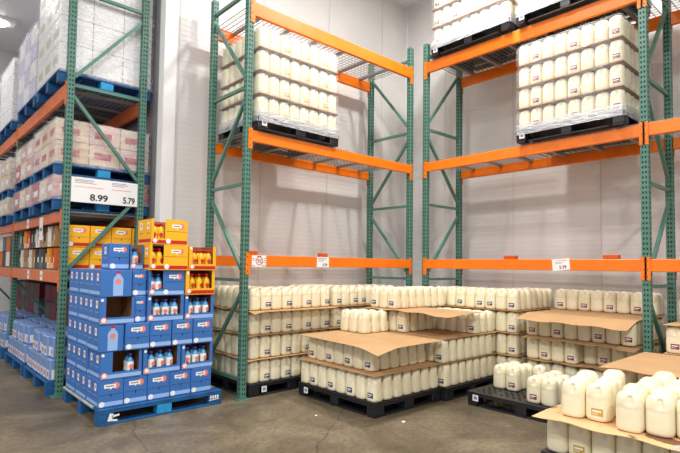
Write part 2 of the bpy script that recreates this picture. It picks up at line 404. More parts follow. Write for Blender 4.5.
def wood_pallet(x0, y0, sx, sy, z, label, group, paint=True, worn=False):
    r = empty('wooden_pallet', (x0, y0, z), label, 'pallet', group)
    H = .14; n = 7; g = .018; wb = (sx-(n-1)*g)/n
    for i in range(n):
        b = MB(); X = i*(wb+g)
        if worn: ws = (sy-(n-1)*g)/n; b.bbox((0,i*(ws+g),H-.02),(sx,i*(ws+g)+ws,H), .003)
        else: b.bbox((X,0,H-.02),(X+wb,sy,H), .003)
        b.build('deck_board', WOODTOP if worn and i else BLUEW, r)
    for j in (0, (sy-.1)/2, sy-.1):
        b = MB(); b.bbox((0,j,H-.04),(sx,j+.1,H-.0205), .002); b.build('stringer_board', BLUEW, r)
        b = MB(); b.bbox((0,j,0),(sx,j+.1,.018), .002); b.build('bottom_board', BLUEW, r)
        for k, i in enumerate((0, (sx-.14)/2, sx-.14)):
            b = MB(); b.bbox((i+.001,j+.001,.0185),(i+.139,j+.099,H-.0405), .003); b.build('block', BLUEW2 if k == 1 else BLUEW, r)
    return r

# ------------------------------------------------------------------ milk jugs
J = .142; JH = .245
def jug_body(n=32, low=False):
    b = MB(); hw = .0695
    rings = [(.0,.74),(.004,.88),(.012,.96),(.028,1.0),(.07,1.0),(.110,1.0),(.128,.992),(.140,.965),(.150,.965),(.158,.992),(.172,.995),(.190,.985),(.205,.95),(.219,.88),(.230,.76),(.238,.56),(.2405,.30)]
    if low: rings = [rings[q] for q in (0,2,3,5,7,9,11,13,15,16)]
    vs = []
    for z, s in rings:
        p = 3.3 if z < .19 else 2.8
        for i in range(n):
            t = 2*math.pi*(i+.5)/n; c, s_ = math.cos(t), math.sin(t)
            rr = (abs(c)**p+abs(s_)**p)**(-1/p)*hw*s
            if .13 < z < .17: rr /= s; rr *= (1-(1-s)*max(0, (-s_))**2)     # moulded dent on the front only
            x, y = rr*c, rr*s_
            if y < -.03 and .006 < x < .022 and .168 < z < .225: y += .020      # slot beside the moulded handle
            if x > .03 and y > .03 and .125 < z < .21: x -= .010; y -= .010     # grip recess at the rear corner
            vs.append((x, y, z))
    fs = []
    R = len(rings)
    for k in range(R-1):
        for i in range(n):
            j = (i+1) % n; fs.append((k*n+i, k*n+j, k*n+n+j, k*n+n+i))
    fs.append(tuple(range(n-1,-1,-1))); fs.append(tuple(range((R-1)*n, R*n)))
    b.add(vs, fs, 0); return b
def jug_label(colr):
    b = MB(); x0, x1, z0, z1, y = -.022, .044, .040, .086, -.0708
    b.box((x0,y,z0),(x1,y+.004,z1), 0)
    b.box((x0+.006,y-.0006,z0+.024),(x1-.008,y,z0+.034), 1)
    b.box((x0+.006,y-.0006,z0+.010),(x1-.026,y,z0+.014), 1)
    return b
def jug_cap():
    b = MB(); b.lathe([(.019,.2395),(.019,.247),(.016,.2485)], (0,0), 12); return b
JBASE = jug_body(); JLOW = jug_body(20, True); JPROTO = {}
LABC = {'blue': NAVY, 'maroon': MAROON, 'gold': GOLD}
def proto(kind):
    if kind not in JPROTO:
        o = JBASE.build('milk_jug', MILK, None, (0,0,0), True); o['category'] = 'milk jug'
        jug_cap().build('cap', CAPM, o)
        if kind: jug_label(kind).build('paper_label', [LABC[kind], PAPER], o)['label'] = kind+' paper label'
        JPROTO[kind] = [o, False]
    return JPROTO[kind]
JUGS = []        # (key, x, y, z, rot, kind, label, group)
def layer(key, pname, x0, y0, nx, ny, z, pred, rot, kind, lrule, lname, group):
    for i in range(nx):
        for j in range(ny):
            if not pred(i, j): continue
            k = kind if (kind and lrule(i, j)) else None
            adj = 'plain' if not k else '%s-labelled' % k
            if i == 0: pos = 'left face, %s from corner' % ORD[j]
            elif j == 0: pos = 'right face, %s from corner' % ORD[i]
            else: pos = '%s across, %s back' % (ORD[i], ORD[j])
            JUGS.append(('%s.%d.%d' % (key, i, j), x0+(i+.5)*J, y0+(j+.5)*J, z, rot, k,
                         '%s milk jug, %s layer, %s, %s' % (adj, lname, pname, pos), group))
Z = [.1385, .3965, .6545, .9125, 1.1705]
RX = -math.pi/2
T = lambda i, j: i < 3 or j < 3
def stack(key, pname, x0, y0, nx, ny, preds, rot, kind, lrule, group, zs=Z):
    names = LAY if len(preds) == 4 else (['bottom','second','top'] if len(preds) == 3 else ['bottom','upper'])
    for l, pr in enumerate(preds):
        if pr: layer('%s%d' % (key, l), pname, x0, y0, nx, ny, zs[l], pr, rot, kind, lrule(l), names[l], group)
per = lambda i, j: i < 2 or j < 2
alt_j = lambda l: (lambda i, j: (i == 0 and j % 2 == (0 if l % 2 == 0 else 0)))
alt_i = lambda l: (lambda i, j: (j == 0 and i % 2 == 1) or (j == 0 and i == 5))
GF, GB, GC = 'milk jugs on the front floor pallets', 'milk jugs under the middle rack', 'milk jugs under the right rack'
# F : front centre pallet
plastic_pallet(3.415, 3.26, 1.0, 1.16, 0, 'black pallet under the front centre milk stack with kraft sheet on top', tags=((0,1.02,.075,'x'),))
stack('F', 'centre stack', 3.42, 3.27, 7, 8, [T, None, lambda i, j: i >= 4 and j >= 5], RX, 'blue', alt_j, GF)
layer('F1', 'centre stack', 3.49, 3.38, 6, 7, Z[1], lambda i, j: True, RX, 'blue', lambda i, j: i == 0 and j % 2 == 0, 'second', GF)
# R : its right neighbour
plastic_pallet(4.43, 3.20, 1.0, 1.18, 0, 'black pallet under the milk stack just right of the centre one')
stack('R', 'stack right of centre', 4.435, 3.22, 7, 8, [T, None, lambda i, j: j >= 4 or i >= 4, lambda i, j: j >= 5], RX, 'blue',
      lambda l: (lambda i, j: (i == 0 and j in ((0,3,6) if l < 2 else (4,7))) or (l == 2 and i in (4,6) and j == 0) or (l == 2 and i == 2 and j == 4) or (l == 3 and j in (5,7) and i in (0,2,5))), GF)
layer('R1', 'stack right of centre', 4.385, 3.21, 7, 8, Z[1], T, RX, 'blue', lambda i, j: i == 0 and j in (0, 3, 6), 'second', GF)
# B1, B2 : under the middle rack
plastic_pallet(2.92, 4.62, 1.16, 1.01, 0, 'black pallet beside the green post, under the middle rack milk stack', tags=((.19,0,.07,'y'),))
stack('A', 'stack behind green post', 2.93, 4.635, 8, 7, [T, T, T, T], 0.0, 'blue', lambda l: (lambda i, j: j == 0 and i in (1,3,5,7)), GB)
plastic_pallet(4.11, 4.62, 1.16, 1.01, 0, 'black pallet hidden behind the centre milk stacks, under the middle rack')
stack('B', 'stack behind centre', 4.12, 4.635, 8, 7, [T, T, T, T], 0.0, 'blue', lambda l: (lambda i, j: j == 0 and i in (0,2,3,6)), GB)
# C : corner pallet under the right rack
plastic_pallet(5.45, 2.965, 1.01, 1.16, 0, 'black pallet in the corner under the left end of the right rack')
stack('C', 'corner stack', 5.46, 2.975, 7, 8, [T, T, T, T], RX, 'blue', lambda l: (lambda i, j: i == 0 and j in (0,2,3,5,7)), GC)
# D : right rack, behind the empty pallet
plastic_pallet(5.45, 1.72, 1.01, 1.16, 0, 'black pallet under the drooping sheets of the right rack milk stack')
stack('D', 'stack behind half-empty pallet', 5.46, 1.73, 7, 8, [lambda i, j: i >= 0, lambda i, j: i >= 1 or j >= 4, T, lambda i, j: i >= 5], RX, 'maroon',
      lambda l: (lambda i, j: (l == 0 and i == 0 and j in (1,4,6)) or (l == 1 and (i, j) in ((0,4),(0,6),(1,2),(1,0))) or (l == 2 and i == 0 and j in (0,2,5,7)) or (l == 3 and i == 5 and j in (1,3,5,7))), GC)
# G : next bay to the right
plastic_pallet(5.31, .30, 1.01, 1.16, 0, 'black pallet at the right edge beyond the green post')
stack('G', 'stack beyond right post', 5.32, .31, 7, 8, [T, T, T, lambda i, j: i >= 3], RX, 'maroon', lambda l: (lambda i, j: i == 0 and j % 3 == 1), GC)
# Q : between the half-empty pallet and the right edge
plastic_pallet(4.48, .43, .80, 1.16, 0, 'black pallet behind the nearest milk pallet, topped by a broad kraft sheet')
stack('Q', 'stack behind nearest one', 4.52, .44, 5, 8, [T, T], RX, 'gold', lambda l: (lambda i, j: False), GF)
# P : nearest pallet at the lower right
plastic_pallet(3.27, .44, 1.01, 1.17, 0, 'black pallet at the lower right corner under the nearest milk jugs', H=.207)
stack('P', 'nearest stack', 3.29, .46, 7, 8, [T], RX, 'gold', lambda l: (lambda i, j: (i, j) == (0, 6)), GF, zs=[.2075])
for key, i, j, px, py, kd in (('a',0,0,3.335,1.415,None),('b',0,1,3.365,1.272,'gold'),('c',1,0,3.48,1.435,None),('d',1,1,3.51,1.29,None),('e',2,0,3.625,1.45,None),('f',2,1,3.655,1.305,None),('g',3,1,3.80,1.34,None)):
    JUGS.append(('P%d.%d.%d' % (5, i, j), px, py, .4665, RX, kd, '%s milk jug on nearest kraft sheet, left cluster, %s row, %s from left' % ('gold-labelled' if kd else 'plain', ORD[i], ORD[j]), GF))
for i in range(6):
    for j in range(5):
        k = 'gold' if (i, j) == (0, 2) else None
        JUGS.append(('P%d.%d.%d' % (6, i, j), 3.29+.145*i+.045*j, 1.07-.1415*j+.02*(i % 2), .4665, RX, k,
                     '%s milk jug on nearest kraft sheet, right cluster, %s row, %s from left' % ('gold-labelled' if k else 'plain', ORD[i], ORD[j]), GF))
# E : half-empty pallet
plastic_pallet(4.52, 1.84, .80, 1.17, 0, 'half-empty black perforated pallet in front of the right rack with a few jugs', holes=True, tags=((0,1.07,.085,'x'),))
for n_, (px, py, kd) in enumerate(((4.93,2.86,None),(4.93,2.715,'maroon'),(5.075,2.86,None),(5.075,2.715,None),(5.22,2.86,None),(5.22,2.715,None),(5.22,2.57,None),
                                   (4.65,2.34,'maroon'),(4.65,2.195,None),(4.795,2.34,None),(4.795,2.195,None),(4.94,2.34,None),(4.94,2.195,None),(5.085,2.34,None))):
    JUGS.append(('E.%d' % n_, px, py, .1385, RX, kd, '%s milk jug on the half-empty pallet, %s group, %s %s' % (
        'maroon-labelled' if kd else 'plain cream', 'farther' if n_ < 7 else 'nearer', 'pair' if (n_ % 7) < 6 else 'single', ['front left','front right','second left','second right','third left','third right','at back'][n_ % 7]), GF))
# wrapped pallets up on the racks
def upper(key, pname, x0, y0, nx, ny, z, rot, kind, lr, plabel, nlay, axis, group):
    sx, sy = nx*J+.03, ny*J+.03
    plastic_pallet(x0-.015, y0-.015, sx, sy, z, plabel, group='black pallets up on the racks', tags=((.08, 0, .075, 'y'),) if axis == 'x' else ((0, sy-.08, .075, 'x'),))
    for l in range(nlay):
        layer('%s%d' % (key, l), pname, x0, y0, nx, ny, z+.1385+.255*l, lambda i, j: i < 2 or j < 2 or l == nlay-1 or i >= nx-1 or j >= ny-1, rot, kind, lr(l), LAY[l], group)
    for l in range(1, nlay):
        zz_ = z+.1385+.255*l-.0020; c_ = MB(); c_.box((x0-.008, y0-.008, zz_-.0035), (x0+nx*J+.008, y0+ny*J+.008, zz_))
        tag(c_.build('cardboard_sheet', KRAFT_D), 'brown sheet under the %s layer of the %s' % (LAY[l], pname), 'cardboard sheet', 'brown sheets inside the wrapped loads')
    # shrink film: rounded box shell around the whole load
    b = MB(); e = .006; h0, h1 = z+.139, z+.1385+.255*nlay+.004
    xs0, ys0, xs1, ys1 = x0-.02, y0-.02, x0+nx*J+.02, y0+ny*J+.02
    prof = [(h0, .0), (z+.16, -.002)]
    for l in range(nlay): prof += [(z+.1385+.255*l+.03, .0), (z+.1385+.255*l+.2, .0), (z+.1385+.255*l+.25, -.012 if l < nlay-1 else -.03)]
    prof += [(h1, -.06)]
    rings = []
    for hz_, of in prof:
        o_ = of; c = .03; ring = []
        X0, Y0, X1, Y1 = xs0-o_, ys0-o_, xs1+o_, ys1+o_
        nseg = 10
        for (ax, ay, bx, by) in ((X0+c, Y0, X1-c, Y0), (X1, Y0+c, X1, Y1-c), (X1-c, Y1, X0+c, Y1), (X0, Y1-c, X0, Y0+c)):
            for q in range(nseg+1):
                t = q/nseg; ring.append((ax+(bx-ax)*t+random.uniform(-.003,.003), ay+(by-ay)*t+random.uniform(-.003,.003), hz_))
        rings.append(ring)
    nn = len(rings[0]); vs = sum(rings, []); fs = []
    for k in range(len(rings)-1):
        for i in range(nn): fs.append((k*nn+i, k*nn+(i+1) % nn, (k+1)*nn+(i+1) % nn, (k+1)*nn+i))
    fs.append(tuple(range((len(rings)-1)*nn, len(rings)*nn)))
    b.add(vs, fs); o = b.build('stretch_film', FILM, None, smooth=True); tag(o, 'clear stretch film around the %s' % pname, 'stretch film', 'clear films around lifted milk')
    s = MB(); k0 = xs0-.006, ys0-.006, xs1+.006, ys1+.006
    c = .03; pts = [(k0[0]+c,k0[1]),(k0[2]-c,k0[1]),(k0[2],k0[1]+c),(k0[2],k0[3]-c),(k0[2]-c,k0[3]),(k0[0]+c,k0[3]),(k0[0],k0[3]-c),(k0[0],k0[1]+c)]
    vs = [(*p, z+.085) for p in pts]+[(*p, z+.205) for p in pts]; s.add(vs, [(i, (i+1) % 8, 8+(i+1) % 8, 8+i) for i in range(8)])
    s.build('film_skirt', FILM3, o)
    return o
DZ = .0195
upper('U', 'middle rack load', 2.935, 4.565, 8, 6, 2.845+DZ, 0.0, 'gold', lambda l: (lambda i, j: j == 0 and i in (2,4,6)),
      'black pallet of wrapped milk on the middle rack', 4, 'x', 'wrapped jugs on the middle rack')
upper('V', 'lower right rack load', 5.43, 1.80, 6, 8, 2.840+DZ, RX, 'maroon', lambda l: (lambda i, j: i == 0 and j in (0,3,6)),
      'black pallet of wrapped milk on the lower level of the right rack', 4, 'y', 'wrapped jugs on the lower right level')
upper('X', 'right rack top-left load', 5.43, 3.04, 6, 8, 4.240+DZ, RX, 'blue', lambda l: (lambda i, j: i == 0 and j in (0,3,5,7)),
      'black pallet of wrapped milk on the top of the right rack, left one', 3, 'y', 'wrapped jugs top left of the right rack')
upper('Y', 'right rack top-right load', 5.43, 1.80, 6, 8, 4.240+DZ, RX, 'maroon', lambda l: (lambda i, j: i == 0 and j in (1,4,7)),
      'black pallet of wrapped milk on the top of the right rack, right one', 1, 'y', 'wrapped jugs top right of the right rack')

# the 300 jugs that show largest: a coarse depth-sorted coverage count over the frame
def pix(x, y, z):
    d = Vector((x, y, z-1.4)); w_ = d.dot(FW)
    return 340+F_PX*d.dot(R2)/w_, CY-F_PX*d.dot(U2)/w_, w_
def shown():
    taken = set(); count = {}; C_ = 3.0
    for gx in range(int(66/C_), int(213/C_)):
        for gy in range(int(262/C_), int(420/C_)): taken.add((gx, gy))
    order = sorted(range(len(JUGS)), key=lambda q: pix(JUGS[q][1], JUGS[q][2], JUGS[q][3]+.12)[2])
    for q in order:
        x, y, z = JUGS[q][1:4]; a = pix(x, y, z+.01); t = pix(x, y, z+.235); hw_ = .085*F_PX/a[2]
        x0, x1 = a[0]-hw_, a[0]+hw_; y0, y1 = t[1], a[1]+hw_*.25; c = 0
        for gx in range(int(max(0, x0)/C_), int(min(679, x1)/C_)+1):
            for gy in range(int(max(0, y0)/C_), int(min(452, y1)/C_)+1):
                if (gx, gy) not in taken and x1 > 0 and y1 > 0 and x0 < 680 and y0 < 453: taken.add((gx, gy)); c += 1
        count[q] = c
    best = sorted(range(len(JUGS)), key=lambda q: -count[q])[:300]
    return set(JUGS[q][0] for q in best)
SINGLE = shown()
def put_jug(J_):
    key, x, y, z, rot, kd, lab, grp = J_
    rr = rot+random.uniform(-.02,.02); p = (x+random.uniform(-.001,.001), y+random.uniform(-.001,.001), z)
    pr = proto(kd)
    if not pr[1]:
        pr[1] = True; o = pr[0]; o.location = p; o.rotation_euler = (0,0,rr); o['label'] = lab; o['group'] = grp
    else: o = copy_tree(pr[0], p, rr, lab, grp)
    o.scale = (1.03, 1.03, .935) if key[:2] in ('P5', 'P6') else (1, 1, 1)
    return o
rest = []
for q in JUGS:
    if SINGLE is None or q[0] in SINGLE:
        oj = put_jug(q)
        if SINGLE is None: oj['key'] = q[0]
    else: rest.append(q)
if rest:
    mb = MB(); capb = jug_cap(); lb = {k: jug_label(k) for k in LABC}; lm = {'blue': 1, 'maroon': 2, 'gold': 3}
    def put(src, x, y, z, r, mi):
        c, s = math.cos(r), math.sin(r)
        mb.add([(x+vx*c-vy*s, y+vx*s+vy*c, z+vz) for vx, vy, vz in src.v], src.f, mi)
    for key, x, y, z, rot, kd, lab, grp in rest:
        r = rot+random.uniform(-.02,.02)
        put(JLOW, x, y, z, r, 0)
        if kd: put(lb[kd], x, y, z, r, [lm[kd] if t == 0 else 4 for t in lb[kd].m])
    o = mb.build('milk_jugs', [MILK, NAVY, MAROON, GOLD, PAPER], None, smooth=True)
    tag(o, 'remaining cream milk jugs farther back in the stacks and under the film', 'milk jugs', kind='stuff')

# ------------------------------------------------------------------ kraft sheets between the layers
def sheet(c00, c10, c11, c01, label, group, sag=.0, nz=.004, mt=KRAFT, n=10, wav=.0):
    """corner points (x,y,z): front-left..; bilinear, with a gentle ripple and real thickness."""
    c00, c10, c11, c01 = map(Vector, (c00, c10, c11, c01)); b = MB(); vs = []
    for i in range(n+1):
        for j in range(n+1):
            u, v = i/n, j/n; p = c00*(1-u)*(1-v)+c10*u*(1-v)+c11*u*v+c01*(1-u)*v
            p.z += wav*math.sin(v*math.pi*3)*(1-u)**3 + random.uniform(-nz, nz)*.15
            vs.append(p)
    top = [(p.x, p.y, p.z) for p in vs]; bot = [(p.x, p.y, p.z-.0035) for p in vs]; N = n+1; fs = []; off = N*N
    for i in range(n):
        for j in range(n):
            a = i*N+j; fs.append((a, a+N, a+N+1, a+1)); fs.append((off+a, off+a+1, off+a+N+1, off+a+N))
    for k in range(n):
        fs += [(k*N, off+k*N, off+(k+1)*N, (k+1)*N), (k*N+n, (k+1)*N+n, off+(k+1)*N+n, off+k*N+n), (k, k+1, off+k+1, off+k), (n*N+k, off+n*N+k, off+n*N+k+1, n*N+k+1)]
    b.add(top+bot, fs); o = b.build('cardboard_sheet', mt, None, smooth=False)
    return tag(o, label, 'cardboard sheet', group)
GS = 'kraft sheets between the milk layers'
def flat(x0, y0, x1, y1, z, label, droop=0, over=.03): return sheet((x0-over,y0-over,z-droop),(x1,y0-over,z),(x1,y1,z),(x0-over,y1,z), label, GS)
ZT = [Z[i]+.2545 for i in range(4)]
flat(3.42, 3.27, 4.41, 4.41, ZT[0], 'kraft sheet between the two layers of the centre stack')
# for the bent top sheet: vertices in strips, the front corner folded down
def bent(x0, y0, x1, y1, z, cx, cy, drop, label, over=(.1,.1), mt=KRAFT, leftfold=0.0, n=18, pw=1.6, fall=.5):
    """rectangular sheet whose near corner region (towards cx,cy) bends down by drop"""
    X0, Y0 = x0-over[0], y0-over[1]; b = MB(); vs = []; N = n+1
    ph = random.uniform(0, 6)
    for i in range(N):
        for j in range(N):
            x = X0+(x1-X0)*i/n; y = Y0+(y1-Y0)*j/n
            d = math.hypot(x-cx, y-cy)/fall; zz_ = z-drop*max(0, 1-d)**pw - leftfold*max(0, (x0-x)/max(over[0], .01))
            e = max(0, (x0-x))/max(over[0], .01); zz_ += e*.006*math.sin(y*17+ph)
            vs.append((x, y, zz_))
    bot = [(a, c, d-.0035) for a, c, d in vs]; off = N*N; fs = []
    for i in range(n):
        for j in range(n):
            a = i*N+j; fs.append((a, a+N, a+N+1, a+1)); fs.append((off+a, off+a+1, off+a+N+1, off+a+N))
    for k in range(n):
        fs += [(k*N, off+k*N, off+(k+1)*N, (k+1)*N), (k*N+n, (k+1)*N+n, off+(k+1)*N+n, off+k*N+n), (k, k+1, off+k+1, off+k), (n*N+k, off+n*N+k, off+n*N+k+1, n*N+k+1)]
    b.add(vs+bot, fs); return tag(b.build('cardboard_sheet', mt, None), label, 'cardboard sheet', GS)
def quad_sheet(c, drops, label, n=16, mt=KRAFT):
    b = MB(); N = n+1; vs = []
    for i in range(N):
        for j in range(N):
            u, v = i/n, j/n
            x = c[0][0]*(1-u)*(1-v)+c[1][0]*u*(1-v)+c[2][0]*u*v+c[3][0]*(1-u)*v; y = c[0][1]*(1-u)*(1-v)+c[1][1]*u*(1-v)+c[2][1]*u*v+c[3][1]*(1-u)*v
            vs.append((x, y, c[0][2]+drops(x, y)))
    bot = [(a, c_, d-.0035) for a, c_, d in vs]; off = N*N; fs = []
    for i in range(n):
        for j in range(n):
            a = i*N+j; fs.append((a, a+N, a+N+1, a+1)); fs.append((off+a, off+a+1, off+a+N+1, off+a+N))
    for k in range(n):
        fs += [(k*N, off+k*N, off+(k+1)*N, (k+1)*N), (k*N+n, (k+1)*N+n, off+(k+1)*N+n, off+k*N+n), (k, k+1, off+k+1, off+k), (n*N+k, off+n*N+k, off+n*N+k+1, n*N+k+1)]
    b.add(vs+bot, fs); return tag(b.build('cardboard_sheet', mt, None), label, 'cardboard sheet', GS)
quad_sheet([(3.30,3.12,ZT[1]+.001),(4.36,3.17,0),(4.42,4.42,0),(3.41,4.42,0)], lambda x, y: -.045*max(0, 1-math.hypot(x-3.30, y-3.12)/.30)**1.3, 'kraft sheet lying on top of the centre stack, front corner bent down')
flat(4.435, 3.22, 5.43, 4.36, ZT[0], 'kraft sheet above the bottom layer of the stack right of centre', over=.0)
flat(4.435, 3.22, 5.43, 4.36, ZT[1], 'kraft sheet above the second layer of the stack right of centre', over=.02)
bent(4.435, 3.22, 5.00, 4.36, ZT[2], 4.33, 3.10, .03, 'kraft sheet bridging high over the stack right of centre, corner poking forward', (.10,.10))
for k, nm in enumerate(('bottom','second','third')):
    bent(2.93, 4.635, 4.07, 5.63, ZT[k], 2.85, 4.5, .02 if k < 2 else .03, 'kraft sheet above the %s layer of the stack behind the green post' % nm, (.03, .03 if k < 2 else .13), fall=.2)
    flat(4.12, 4.635, 5.26, 5.63, ZT[k], 'kraft sheet above the %s layer of the stack behind centre' % nm)
    flat(5.46, 2.975, 6.45, 4.11, ZT[k], 'kraft sheet above the %s layer of the corner stack' % nm, over=.02)
bent(5.46, 1.70, 6.45, 2.84, ZT[0], 5.3, 1.6, .02, 'kraft sheet above the bottom layer behind the half-empty pallet', (.04,.0))
bent(5.46, 1.70, 6.45, 2.84, ZT[1], 5.3, 1.6, .03, 'kraft sheet above the second layer behind the half-empty pallet', (.12,.0), leftfold=.01)
bent(5.46, 1.70, 6.45, 2.84, ZT[2], 5.1, 1.7, .02, 'wide drooping kraft sheet under the top maroon-labelled jugs of the right rack', (.28,-.01), leftfold=.06)
for k, nm in enumerate(('bottom','second','third')):
    flat(5.32, .31, 6.31, 1.45, ZT[k], 'kraft sheet above the %s layer of the stack beyond the right post' % nm, over=.03)
flat(4.52, .44, 5.23, 1.58, ZT[0], 'kraft sheet above the bottom layer of the stack behind the nearest one', over=.0)
bent(4.52, .44, 5.24, 1.58, ZT[1], 4.1, 1.0, .0, 'broad kraft sheet topping the stack behind the nearest jugs', (.36,.0), n=18)
def stained():
    m = bpy.data.materials.new('stained_kraft_cardboard'); m.use_nodes = True; nt = m.node_tree; b = nt.nodes['Principled BSDF']; b.inputs['Roughness'].default_value = .75
    tc = nt.nodes.new('ShaderNodeTexCoord'); n = nt.nodes.new('ShaderNodeTexNoise'); n.inputs['Scale'].default_value = 5.5; n.inputs['Detail'].default_value = 3
    nt.links.new(tc.outputs['Object'], n.inputs['Vector']); r = nt.nodes.new('ShaderNodeValToRGB'); r.color_ramp.interpolation = 'LINEAR'
    r.color_ramp.elements[0].position = .575; r.color_ramp.elements[0].color = (*lin((224,180,130)), 1); r.color_ramp.elements[1].position = .60; r.color_ramp.elements[1].color = (*lin((130,88,58)), 1)
    nt.links.new(n.outputs['Fac'], r.inputs['Fac']); nt.links.new(r.outputs['Color'], b.inputs['Base Color']); return m
bent(3.29, .46, 4.27, 1.60, .4635, 3.1, 1.1, .0, 'stained kraft sheet carrying the nearest milk jugs at the lower right', (.16,.0), mt=stained())
# crumpled film lying on the nearest sheet
def crumple():
    b = MB(); n = 14; vs = []; fs = []
    for i in range(n+1):
        for j in range(n+1):
            u, v = i/n, j/n; vs.append((3.09+.10*u+random.uniform(-.008,.008), .60+.22*v+random.uniform(-.008,.008), .467+.055*math.sin(u*math.pi)*math.sin(v*math.pi)*random.uniform(.3,1.2)))
    for i in range(n):
        for j in range(n): a = i*(n+1)+j; fs.append((a, a+n+1, a+n+2, a+1))
    b.add(vs, fs); return b
tag(crumple().build('crumpled_film', FILM2), 'crumpled clear film on the stained kraft sheet at the right edge', 'plastic film')

# ------------------------------------------------------------------ blue and yellow drink cases
CM = {'b': [CBLUE, PAPER, PINKLOGO, INKY, CBLUE_L, KRAFT_D, GREYINK, CRED], 'y': [CYEL, PAPER, PINKLOGO, INKY, CRED, KRAFT_D, GREYINK, CRED]}
CH = .238
def front_label(b, x, z, y, s=1.0):
    b.disc((x+.052*s, y-.0009, z), (0,-1,0), .030*s, 14, 2); b.add([(x-.05*s,y-.0013,z-.017*s),(x+.05*s,y-.0013,z-.017*s),(x+.05*s,y-.0013,z+.017*s),(x-.05*s,y-.0013,z+.017*s)], [(0,1,2,3)], 1)
    b.add([(x+.0,y-.0013,z-.032*s),(x+.02*s,y-.0013,z-.017*s),(x-.0,y-.0013,z-.017*s)], [(0,1,2)], 1)
    b.add([(x-.035*s,y-.0017,z-.005*s),(x+.035*s,y-.0017,z-.005*s),(x+.035*s,y-.0017,z+.006*s),(x-.035*s,y-.0017,z+.006*s)], [(0,1,2,3)], 6)
def side_print(b, y0, y1, h, x=-.0012, bottle=False):
    """print on the left (-x) face"""
    def q(ya, yb, za, zb, mi, dx=0): b.add([(x-dx,yb,za),(x-dx,ya,za),(x-dx,ya,zb),(x-dx,yb,zb)], [(0,1,2,3)], mi)
    q(y0+.02, y1-.02, .02, .05, 4)
    k = max(1, int(round((y1-y0)/.17)))
    for i in range(k):
        c = y0+(y1-y0)*(i+.5)/k
        q(c-.027, c+.027, h-.098, h-.032, 1); b.disc((x-.0006, c, h-.060), (-1,0,0), .017, 10, 2); q(c-.05, c+.05, h-.135, h-.130, 4)
def closed_case(wd, dp, c, prints=True):
    b = MB(); b.bbox((0,0,0),(wd,dp,CH), .004, 0)
    if prints:
        front_label(b, wd*.5-.01, CH-.055, 0, min(1, wd/.2))
        y = -.0009; b.add([(.004,y,.012),(wd-.004,y,.012),(wd-.004,y,.048),(.004,y,.048)], [(0,1,2,3)], 4)
        b.disc((.03,y-.0008,.032), (0,-1,0), .024, 14, 1)
        b.add([(.01,y,.110),(wd-.01,y,.110),(wd-.01,y,.1125),(.01,y,.1125)], [(0,1,2,3)], 3); b.add([(wd*.5-.004,y,.09),(wd*.5+.004,y,.09),(wd*.5+.004,y,.113),(wd*.5-.004,y,.113)], [(0,1,2,3)], 3)
        side_print(b, 0, dp, CH)
    return b
def picture_case(wd, dp, c):
    b = MB(); b.bbox((0,0,0),(wd,dp,CH), .004, 0); y = -.0009; x = wd*.55
    pts = [(-.042,.01),(.042,.01),(.044,.15),(.036,.175),(.018,.19),(.018,.205),(-.018,.205),(-.018,.19),(-.036,.175),(-.044,.15)]
    b.poly([(x+a, y, z) for a, z in pts], 4); b.add([(x-.017,y-.0005,.204),(x+.017,y-.0005,.204),(x+.017,y-.0005,.228),(x-.017,y-.0005,.228)], [(0,1,2,3)], 7)
    b.disc((x, y-.0008, .135), (0,-1,0), .024, 14, 2); side_print(b, 0, dp, CH); return b
def open_case(wd, dp, c, win0=.035, win1=None, lip=.06):
    """tray with a tall cut window between win0 and win1; the rest of the front stays closed"""
    win1 = wd-.03 if win1 is None else win1; t = .005; b = MB()
    b.box((0,0,0),(wd,dp,t)); b.box((0,dp-t,t),(wd,dp,CH)); b.box((0,0,t),(t,dp-t,CH)); b.box((wd-t,0,t),(wd,dp-t,CH))
    b.box((t,0,t),(wd-t,t,lip)); b.box((t,0,lip),(win0,t,CH)); b.box((win1,0,lip),(wd-t,t,CH))
    b.box((t+.001,dp-2*t,t),(wd-t-.001,dp-t-.0005,CH-.001), 5); b.box((t+.0005,t+.02,t+.0005),(t+.0025,dp-t,CH-.002), 5); b.box((wd-t-.0025,t+.02,t),(wd-t-.0005,dp-t,CH-.002), 5)
    b.box((t,t,t),(wd-t,dp-t,t+.002), 5)
    y = -.0009; b.add([(.004,y,.008),(wd-.004,y,.008),(wd-.004,y,.042),(.004,y,.042)], [(0,1,2,3)], 4)
    b.disc((.032,y-.0008,.036), (0,-1,0), .028, 14, 2); b.disc((.032,y-.0014,.036), (0,-1,0), .019, 14, 1)
    if win0 > .03: b.disc((.017,y-.0008,CH-.025), (0,-1,0), .013, 12, 1)
    if wd-win1 > .12:
        front_label(b, (win1+wd)/2, CH-.06, 0, .95); b.add([(win1+.01,y,.125),(wd-.01,y,.125),(wd-.01,y,.128),(win1+.01,y,.128)], [(0,1,2,3)], 3)
        b.disc((win1+.03,y-.0014,.032), (0,-1,0), .024, 14, 1)
    side_print(b, 0, dp, CH); return b
